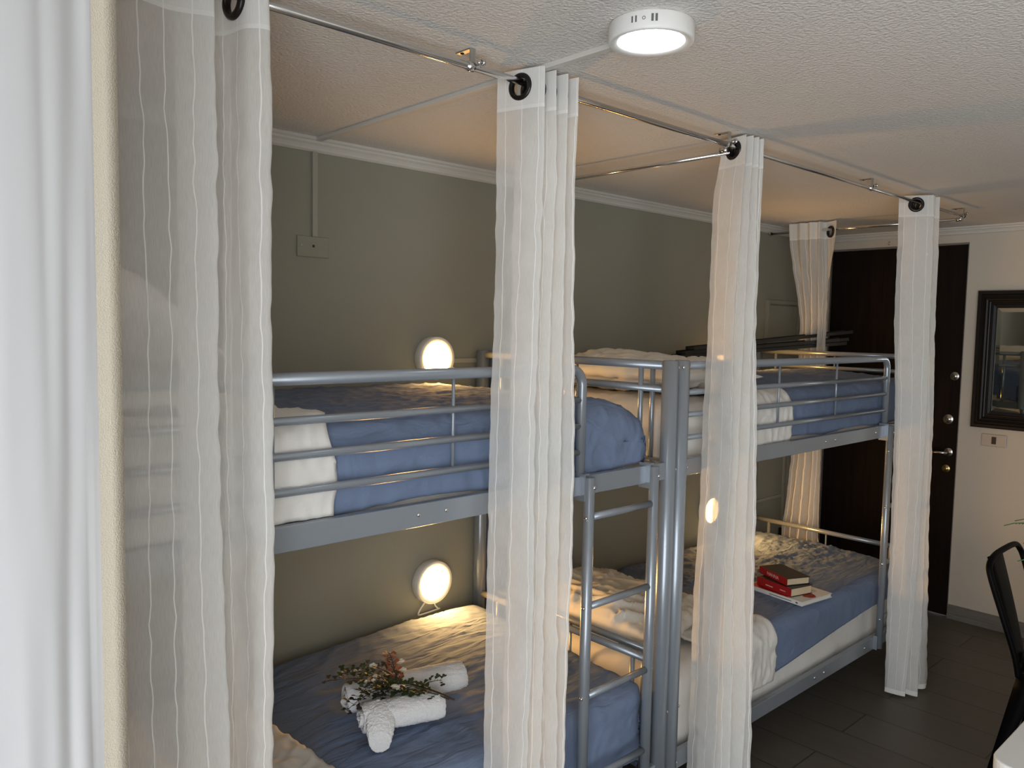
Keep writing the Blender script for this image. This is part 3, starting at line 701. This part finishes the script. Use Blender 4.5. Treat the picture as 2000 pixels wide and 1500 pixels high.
# wall switch and mirror
sw = box_obj('switch_plate', (XF-.009, XF, 1.340, 1.462, 1.017, 1.085), M_switch, None, .003); tag(sw, 'metallic switch plate below the black framed mirror', 'switch')
box_obj('rocker', (XF-.0115, XF-.004, 1.388, 1.410, 1.031, 1.071), M_black, sw)
def mirror():
    y0, y1, z0, z1 = .62, 1.515, 1.119, 1.873
    root = empty('mirror', (XF, 1.07, 1.50), 'rectangular mirror in a stepped black frame on the white wall', 'mirror')
    prof = [(0, 0), (0, .030), (.006, .036), (.018, .036), (.024, .028), (.032, .030), (.046, .038), (.054, .034), (.058, .022), (.064, .020), (.068, .024), (.073, .024), (.077, .018), (.090, .015), (.094, .008), (.094, 0)]
    qq = MB(); n = len(prof); vs = []
    for (cy, cz, dy, dz) in ((y0, z0, 1, 1), (y1, z0, -1, 1), (y1, z1, -1, -1), (y0, z1, 1, -1)):
        for (d, hgt) in prof: vs.append((-hgt, cy+dy*d-1.07, cz+dz*d-1.50))
    fs = [(c*n+i, c*n+i+1, ((c+1) % 4)*n+i+1, ((c+1) % 4)*n+i) for c in range(4) for i in range(n-1)]
    qq.add(vs, fs); fr = qq.build('frame', M_frame, root)
    bd = MB()
    for k in range(66):
        z = z0+.071+k*(z1-z0-.142)/65-1.5
        for y in (y1-.0705,): bd.lathe([(0, .003), (.0022, .0022), (.003, 0)], (Vector((0, 1, 0)), Vector((0, 0, 1)), Vector((-1, 0, 0))), 8, (-.0235, y-1.07, z))
    bd.build('beading', M_frame, fr)
    g = MB(); a = .094; iy0, iy1, iz0, iz1 = y0+a-1.07, y1-a-1.07, z0+a-1.5, z1-a-1.5; bv = .022
    vs = [(-.006, iy0, iz0), (-.006, iy1, iz0), (-.006, iy1, iz1), (-.006, iy0, iz1), (-.0085, iy0+bv, iz0+bv), (-.0085, iy1-bv, iz0+bv), (-.0085, iy1-bv, iz1-bv), (-.0085, iy0+bv, iz1-bv)]
    g.add(vs, [(0, 1, 5, 4), (1, 2, 6, 5), (2, 3, 7, 6), (3, 0, 4, 7), (4, 5, 6, 7)]); g.build('glass', M_mirror, root)
mirror()

# ------------------------------------------------------------------ towels and the flower sprig
def roll(name, p0, p1, r, label, seed, turns=2.6, flap=0):
    p0 = Vector(p0); p1 = Vector(p1); ax = (p1-p0); L = ax.length; ax.normalize(); side = ax.cross(Vector((0, 0, 1))).normalized(); upv = side.cross(ax)
    qq = MB(); n = 150; m_ = 40; vs = []; R0 = r*.12
    for i in range(m_+1):
        t = i/m_
        for k in range(n+1):
            f = k/n; a = -2.2 - f*turns*2*PI; rad = r - (r-R0)*f
            wob = 1+.05*noise.noise(Vector((t*5+seed, math.cos(a)*1.6, math.sin(a)*1.6)))
            sl = .010*noise.noise(Vector((f*7, seed, i > m_/2)))
            e = min(t, 1-t); taper = 1-.10*max(0, 1-e/.06)
            vv = p0 + ax*(L*t + (sl if t < .03 or t > .97 else 0) + (f*.010 if t > .97 else -f*.010 if t < .03 else 0)) + (side*math.cos(a)*1.05 + upv*math.sin(a)*.96)*rad*wob*taper
            vs.append(vv)
    n1 = n+1
    qq.add(vs, [(i*n1+k, i*n1+k+1, (i+1)*n1+k+1, (i+1)*n1+k) for i in range(m_) for k in range(n)], True)
    o = qq.build(name, M_terry)
    md = o.modifiers.new('thick', 'SOLIDIFY'); md.thickness = .007; md.offset = -1
    md = o.modifiers.new('sub', 'SUBSURF'); md.levels = 1; md.render_levels = 1
    tx = bpy.data.textures.new('terry_pile', 'CLOUDS'); tx.noise_scale = .006; tx.noise_depth = 2
    md = o.modifiers.new('pile', 'DISPLACE'); md.texture = tx; md.strength = .005; md.texture_coords = 'GLOBAL'
    return tag(o, label, 'towel', 'rolled white towels')
roll('rolled_towel', (1.140, 1.898, .574), (1.494, 1.812, .574), .053, 'longer rolled white towel lying behind the flower sprig', 3)
tw = roll('rolled_towel', (1.118, 1.782, .568), (1.335, 1.712, .568), .050, 'shorter rolled white towel in front, with a drooping corner', 9)
q = MB(); P = catmull([(1.165, 1.768, .588), (1.150, 1.738, .580), (1.132, 1.710, .558), (1.121, 1.695, .540)], 6)
vs = []; nn = 14
for i, p in enumerate(P):
    t = i/(len(P)-1); w = .044*(1-.36*t*t)
    for k in range(nn):
        a = 2*PI*k/nn; vs.append((p.x + w*math.cos(a)*.95, p.y - w*math.cos(a)*.32 + .012*math.sin(a)*.6, p.z + .026*math.sin(a)))
q.add(vs, [(i*nn+k, i*nn+(k+1) % nn, (i+1)*nn+(k+1) % nn, (i+1)*nn+k) for i in range(len(P)-1) for k in range(nn)] + [tuple(range((len(P)-1)*nn, len(P)*nn))], True)
c = q.build('corner_flap', M_terry, tw); m2 = c.modifiers; md = c.modifiers.new('sub', 'SUBSURF'); md.levels = 3; md.render_levels = 3
md = c.modifiers.new('pile', 'DISPLACE'); md.texture = bpy.data.textures[0]; md.strength = .005; md.texture_coords = 'GLOBAL'

def sprig():
    root = empty('flower_sprig', (1.25, 1.78, .634), 'artificial sprig of dark leaves and cream flowers on the rolled towels', 'flowers')
    O = Vector((1.25, 1.78, .634))
    def leaf(qq, p, d, s, tilt):
        d = Vector(d).normalized(); w = d.cross(Vector((random.uniform(-.4, .4), random.uniform(-.4, .4), 1))).normalized(); nz = w.cross(d)
        pts = [(0, 0), (.35, .45), (.8, .55), (1.0, .28), (.86, 0), (1.0, -.28), (.8, -.55), (.35, -.45)]
        qq.add([Vector(p) + d*a*s + w*b_*s + nz*(.12*s*abs(b_)) for a, b_ in pts], [(0, 1, 2, 4), (2, 3, 4), (4, 5, 6), (0, 4, 6, 7)], False)
    def branch(p0, p1, n, s, mt, sag=.012, name='leaf_branch'):
        p0 = Vector(p0)-O; p1 = Vector(p1)-O; qq = MB(); st = MB(); d = (p1-p0); L = d.length
        P = [p0.lerp(p1, t/8) + Vector((0, 0, sag*math.sin(PI*t/8))) for t in range(9)]
        st.tube(P, [.0016*(1-.07*i) for i in range(9)], 6)
        for i in range(n):
            t = (i+.6)/n; k = min(7, int(t*8)); p = P[k].lerp(P[k+1], t*8-k)
            for sd in (-1, 1):
                tw_ = d.normalized()*.5 + d.cross(Vector((0, 0, 1))).normalized()*sd*(.7+.4*random.random()) + Vector((0, 0, random.uniform(-.35, .5)))
                s_ = s*1.25; e = p + tw_.normalized()*s_*(1.0+.9*random.random()); st.tube([p, e], .0007, 4, False)
                leaf(qq, e, tw_, s_*(.85+.45*random.random()), 0); leaf(qq, p.lerp(e, .6), tw_ + Vector((random.uniform(-.8, .8), random.uniform(-.8, .8), .2)), s_*.8, 0)
                if i % 2: 
                    t2 = tw_ + Vector((random.uniform(-.4, .4), random.uniform(-.4, .4), random.uniform(-.2, .4))); leaf(qq, p.lerp(e, .5), t2, s*.7, 0)
        o = qq.build(name, mt, root); st.build('twig', M_stem, o)
    q1 = MB(); q1.tube([Vector(p)-O for p in catmull([(1.335, 1.655, .604), (1.315, 1.715, .612), (1.285, 1.785, .617), (1.245, 1.82, .62)], 6)], .0026, 8)
    q1.tube([Vector(p)-O for p in catmull([(1.33, 1.672, .600), (1.305, 1.735, .607), (1.255, 1.79, .612)], 6)], .0020, 8); q1.build('stem', M_stem, root)
    dark = M_leaf; br = mat('brown_leaf', (.075, .05, .02), .65)
    branch((1.25, 1.81, .617), (1.115, 1.955, .618), 11, .010, br)
    branch((1.24, 1.815, .62), (1.150, 1.940, .632), 10, .011, dark, .02)
    branch((1.24, 1.805, .616), (1.085, 1.800, .600), 10, .010, M_bblack, .016)
    branch((1.25, 1.80, .617), (1.150, 1.835, .618), 10, .012, dark, .012)
    branch((1.26, 1.79, .615), (1.175, 1.78, .612), 8, .012, dark, .012)
    branch((1.30, 1.735, .612), (1.22, 1.80, .618), 9, .011, dark, .012)
    branch((1.27, 1.80, .617), (1.225, 1.935, .640), 8, .010, br, .012)
    branch((1.29, 1.76, .614), (1.335, 1.71, .640), 4, .009, dark, .006)
    branch((1.315, 1.70, .608), (1.25, 1.755, .610), 7, .010, dark, .006)
    branch((1.255, 1.81, .618), (1.285, 1.895, .672), 12, .007, M_redleaf, .004, 'floret')
    branch((1.262, 1.81, .618), (1.272, 1.895, .665), 10, .007, M_redleaf, .004, 'floret')
    def flower(c, r):
        qq = MB(); c = Vector(c)-O
        for k in range(6):
            a = 2*PI*k/6+.2; d = Vector((math.cos(a), math.sin(a), .45)); leaf(qq, c, d, r, 0)
        for k in range(4):
            a = 2*PI*k/4; leaf(qq, c+Vector((0, 0, .003)), Vector((math.cos(a), math.sin(a), 1.2)), r*.7, 0)
        qq.build('flower', M_petal, root)
    for c_, r_ in (((1.215, 1.765, .632), .015), ((1.300, 1.86, .648), .016), ((1.298, 1.85, .628), .014), ((1.235, 1.905, .640), .014), ((1.195, 1.925, .630), .013), ((1.175, 1.845, .632), .009), ((1.19, 1.835, .636), .008), ((1.205, 1.85, .638), .008)): flower(c_, r_)
sprig()

# ------------------------------------------------------------------ books on the lower bunk
def book(loc, rz, w, l, t, cover, spine, page, label, group):
    """local x = width away from the spine edge, local y = along the spine"""
    root = empty('book', loc, label, 'book', group, rz)
    qq = MB(); qq.box(.003, w-.004, .004, l-.004, .002, t-.002); qq.build('pages', page, root)
    qq = MB(); qq.box(0, w, 0, l, 0, .002); qq.box(0, w, 0, l, t-.002, t); qq.build('cover', cover, root)
    qq = MB(); qq.box(-.0022, 0, 0, l, 0, t); qq.build('spine', spine, root)
    return root
def text(parent, body, size, mt, M4, name='lettering'):
    cu = bpy.data.curves.new(name, 'FONT'); cu.body = body; cu.size = size; cu.extrude = .0003; cu.align_x = 'LEFT'
    to = bpy.data.objects.new(name, cu); COL.objects.link(to)
    dg = bpy.context.evaluated_depsgraph_get(); me = bpy.data.meshes.new_from_object(to.evaluated_get(dg)); bpy.data.objects.remove(to)
    me.materials.clear(); me.materials.append(mt); o = bpy.data.objects.new(name, me); COL.objects.link(o); o.parent = parent; o.matrix_local = M4
    return o
GBK = 'books stacked on the blue cover'
ZB = .505
b3 = book((3.058, 1.530, ZB), 0, .21, .27, .018, M_bwhite, M_bwhite, M_bwhite, 'large white paperback with a red shape, lowest of the book stack', GBK)
b3.rotation_euler = (0, 0, -.13)
b2 = book((3.075, 1.588, ZB+.019), 0, .125, .19, .036, M_bblack, M_bred, M_paper, 'thick red spined book in the middle of the stack', GBK)
b2.rotation_euler = (0, 0, -.25)
b1 = book((3.095, 1.618, ZB+.056), 0, .115, .19, .030, M_bblack, M_bred, M_paper, 'black covered book with a red spine, topmost of the stack', GBK)
b1.rotation_euler = (0, 0, -.42)
# lettering on the spine: text x runs along -y (from far to near), up = z, facing -x
Ms = Matrix(((0, 0, -1, -.0024), (-1, 0, 0, .135), (0, 1, 0, .008), (0, 0, 0, 1)))
text(b1, 'HANNA', .022, M_ink, Ms)
Ms2 = Matrix(((0, 0, -1, -.0024), (-1, 0, 0, .12), (0, 1, 0, .006), (0, 0, 0, 1)))
q = MB(); q.box(-.0026, -.0021, .03, .06, .014, .017); q.box(-.0026, -.0021, .10, .14, .011, .015); q.build('lettering', M_ink, b2)
q = MB(); q.box(-.0026, -.0021, .05, .16, .007, .010); q.box(-.0026, -.0021, .020, .030, .005, .012); q.build('lettering', M_dink, b3)
q = MB()
for k in range(20):
    pass
cx, cy, rr_ = .095, .032, .030
q.add([(cx, cy, .0184)] + [(cx+rr_*(1+.12*math.sin(3*a))*math.cos(a), cy+rr_*.8*math.sin(a), .0184) for a in [2*PI*k/28 for k in range(28)]], [(0, 1+k, 1+(k+1) % 28) for k in range(28)])
q.box(.002, .075, .075, .268, .0178, .0183)
q.build('cover_art', M_bred, b3)
q = MB()
for k, l_ in enumerate((.07, .05, .06)): q.box(.150+k*.012, .153+k*.012, .05, .05+l_, .0178, .0182)
q.build('lettering', M_dink, b3)

# ------------------------------------------------------------------ dark metal strips on the far upper bunk
A = Vector((3.02, 2.345, 1.520)); Bp = Vector((4.50, 2.045, 1.628))
def strip(a, b, w, t, label):
    d = (b-a); L = d.length; d.normalize(); s = d.cross(Vector((0, 0, 1))).normalized(); u_ = s.cross(d)
    qq = MB(); qq.box(0, L, -w/2, w/2, -t/2, t/2); qq.box(0, L, -w/2, -w/2+.004, t/2, t/2+.008); qq.box(0, L, w/2-.004, w/2, t/2, t/2+.008)
    o = qq.build('metal_strip', M_plank, None, .001); o.matrix_world = Matrix(((d.x, s.x, u_.x, a.x), (d.y, s.y, u_.y, a.y), (d.z, s.z, u_.z, a.z), (0, 0, 0, 1)))
    return tag(o, label, 'metal strip', 'dark metal strips lying on the far bunk end rail')
strip(Vector((3.24, 2.325, 1.494)), Vector((4.42, 2.050, 1.566)), .070, .010, 'dark metal strip at the bottom of the pile on the bunk end rail')
strip(Vector((3.26, 2.315, 1.513)), Vector((4.42, 2.040, 1.588)), .070, .010, 'dark metal strip in the middle of the pile on the bunk end rail')
strip(Vector((3.30, 2.290, 1.534)), Vector((4.50, 2.050, 1.630)), .060, .010, 'paler edged metal strip on top of the pile, reaching towards the dark door')

# ------------------------------------------------------------------ chair, table and fern at the right edge
def chair():
    root = empty('metal_chair', (3.32, .60, 0), 'black metal cafe chair with a curved back at the right edge', 'chair')
    O = Vector((3.32, .60, 0))
    def P(*a): return Vector(a)-O
    xs0, xs1 = 3.14, 3.50
    qq = MB()
    sm = catmull([(3.32-.17, .42, .448), (3.32-.18, .60, .445), (3.32-.165, .775, .45)], 6)
    seat = [(-.175, -.18), (.175, -.18), (.185, 0), (.165, .175), (-.165, .175), (-.185, 0)]
    qq.add([Vector((x, y, .452)) for x, y in seat] + [Vector((x, y, .430)) for x, y in seat], [tuple(range(6)), tuple(range(6, 12))[::-1]] + [(i, (i+1) % 6, 6+(i+1) % 6, 6+i) for i in range(6)]); qq.build('seat', M_steel, root, .006)
    # back hoop
    hp = [(xs0+.015, .775, .44), (xs0+.005, .790, .52), (xs0-.005, .835, .66), (xs0-.012, .872, .775), (xs0+.004, .884, .815), (xs0+.06, .885, .840), (3.32, .882, .848), (xs1-.06, .885, .840), (xs1-.004, .884, .815), (xs1+.012, .872, .775), (xs1+.005, .835, .66), (xs1-.005, .790, .52), (xs1-.015, .775, .44)]
    qq = MB(); qq.tube([P(*p) for p in catmull(hp, 6)], .0105, 12); qq.build('back_frame', M_steel, root)
    qq = MB(); vs = []
    rows = 14
    for i in range(rows+1):
        t = i/rows; z = .44+.402*t; y = .778+.108*t**1.15; w = .040+.022*t
        for (dx, dy) in ((-w, .004), (-w*.5, .0), (w*.5, .0), (w, .004)): vs.append(P(3.225+dx*1.25, y+dy+.004, z))
    qq.add(vs, [(i*4+k, i*4+k+1, (i+1)*4+k+1, (i+1)*4+k) for i in range(rows) for k in range(3)], True)
    o = qq.build('splat', M_steel, root); md = o.modifiers.new('t', 'SOLIDIFY'); md.thickness = .003
    for (sx, sy) in ((-1, 1), (1, 1), (-1, -1), (1, -1)):
        qq = MB(); a = P(3.32+sx*.150, .60+sy*.165, .445); b_ = P(3.32+sx*.205, .60+sy*.255, .0)
        d = (b_-a); wv = Vector((sx*.5, -sy*.5, 0)).normalized()
        vs = []
        for i in range(9):
            t = i/8; c_ = a+d*t; w = .038*(1-t)+.014; k = .016*(1-t)+.008; n_ = Vector((sx, sy, 0)).normalized()
            vs += [c_+wv*w-n_*k, c_+n_*k*.9, c_-wv*w-n_*k]
        qq.add(vs, [(i*3+j, i*3+j+1, (i+1)*3+j+1, (i+1)*3+j) for i in range(8) for j in range(2)], True)
        o = qq.build('leg', M_steel, root); md = o.modifiers.new('t', 'SOLIDIFY'); md.thickness = .003
    # small oval brace plate where the back meets the seat
    qq = MB(); qq.tube([P(xs0+.02, .772, .47), P(xs0+.06, .780, .50), P(xs0+.10, .783, .50)], .006, 8); qq.build('brace', M_steel, root)
chair()
def table():
    root = empty('table', (2.6, -.05, 0), 'white topped table in the bottom right corner', 'table')
    qq = MB(); pts = []
    x0, x1, y0, y1, r = -.755, .45, -.50, .55, .05
    for cx_, cy_, a0 in ((x1-r, y1-r, 0), (x0+r, y1-r, PI/2), (x0+r, y0+r, PI), (x1-r, y0+r, 1.5*PI)):
        for k in range(9): a = a0+PI/2*k/8; pts.append((cx_+r*math.cos(a), cy_+r*math.sin(a)))
    n = len(pts); qq.add([(x, y, .74) for x, y in pts] + [(x, y, .705) for x, y in pts], [tuple(range(n)), tuple(range(n, 2*n))[::-1]] + [(i, (i+1) % n, n+(i+1) % n, n+i) for i in range(n)]); qq.build('table_top', M_table, root, .004)
    for sx in (-.66, .36):
        for sy in (-.42, .43): box_obj('leg', (sx-.025, sx+.025, sy-.025, sy+.025, 0, .705), M_table, root, .004)
table()
def fern():
    base = Vector((2.72, .425, .740)); root = empty('potted_fern', base, 'green fern with feathery fronds at the right edge above the chair', 'plant')
    qq = MB(); qq.lathe([(0, 0), (.055, 0), (.07, .10), (.074, .12), (.066, .12), (.06, .105), (0, .100)], 'Z', 28); qq.build('pot', M_pot, root)
    rnd = random.Random(4)
    for k in range(26):
        a = 2*PI*k/26 + rnd.uniform(-.15, .15); L = rnd.uniform(.24, .32); hgt = rnd.uniform(.14, .24)
        P = [Vector((math.cos(a)*L*t, math.sin(a)*L*t, .10+hgt*math.sin(PI*.62*t)/.93)) for t in [i/12 for i in range(13)]]
        f = MB(); f.tube(P, .0014, 6)
        for i in range(1, 36):
            t = i/36; q_ = t*12; j = min(11, int(q_)); p = P[j].lerp(P[j+1], q_-j); d = (P[j+1]-P[j]).normalized(); s = d.cross(Vector((0, 0, 1))).normalized()
            l = .045*math.sin(PI*min(1, t*.85+.15))**.7*(1.05-t*.8)
            for sd in (-1, 1):
                e = p + s*sd*l + d*l*.35 - Vector((0, 0, l*.25)); w = d*.004
                f.add([p-w, p+w, e+w*.3, e-w*.3], [(0, 1, 2, 3)])
        f.build('frond', M_leaf2, root)
fern()
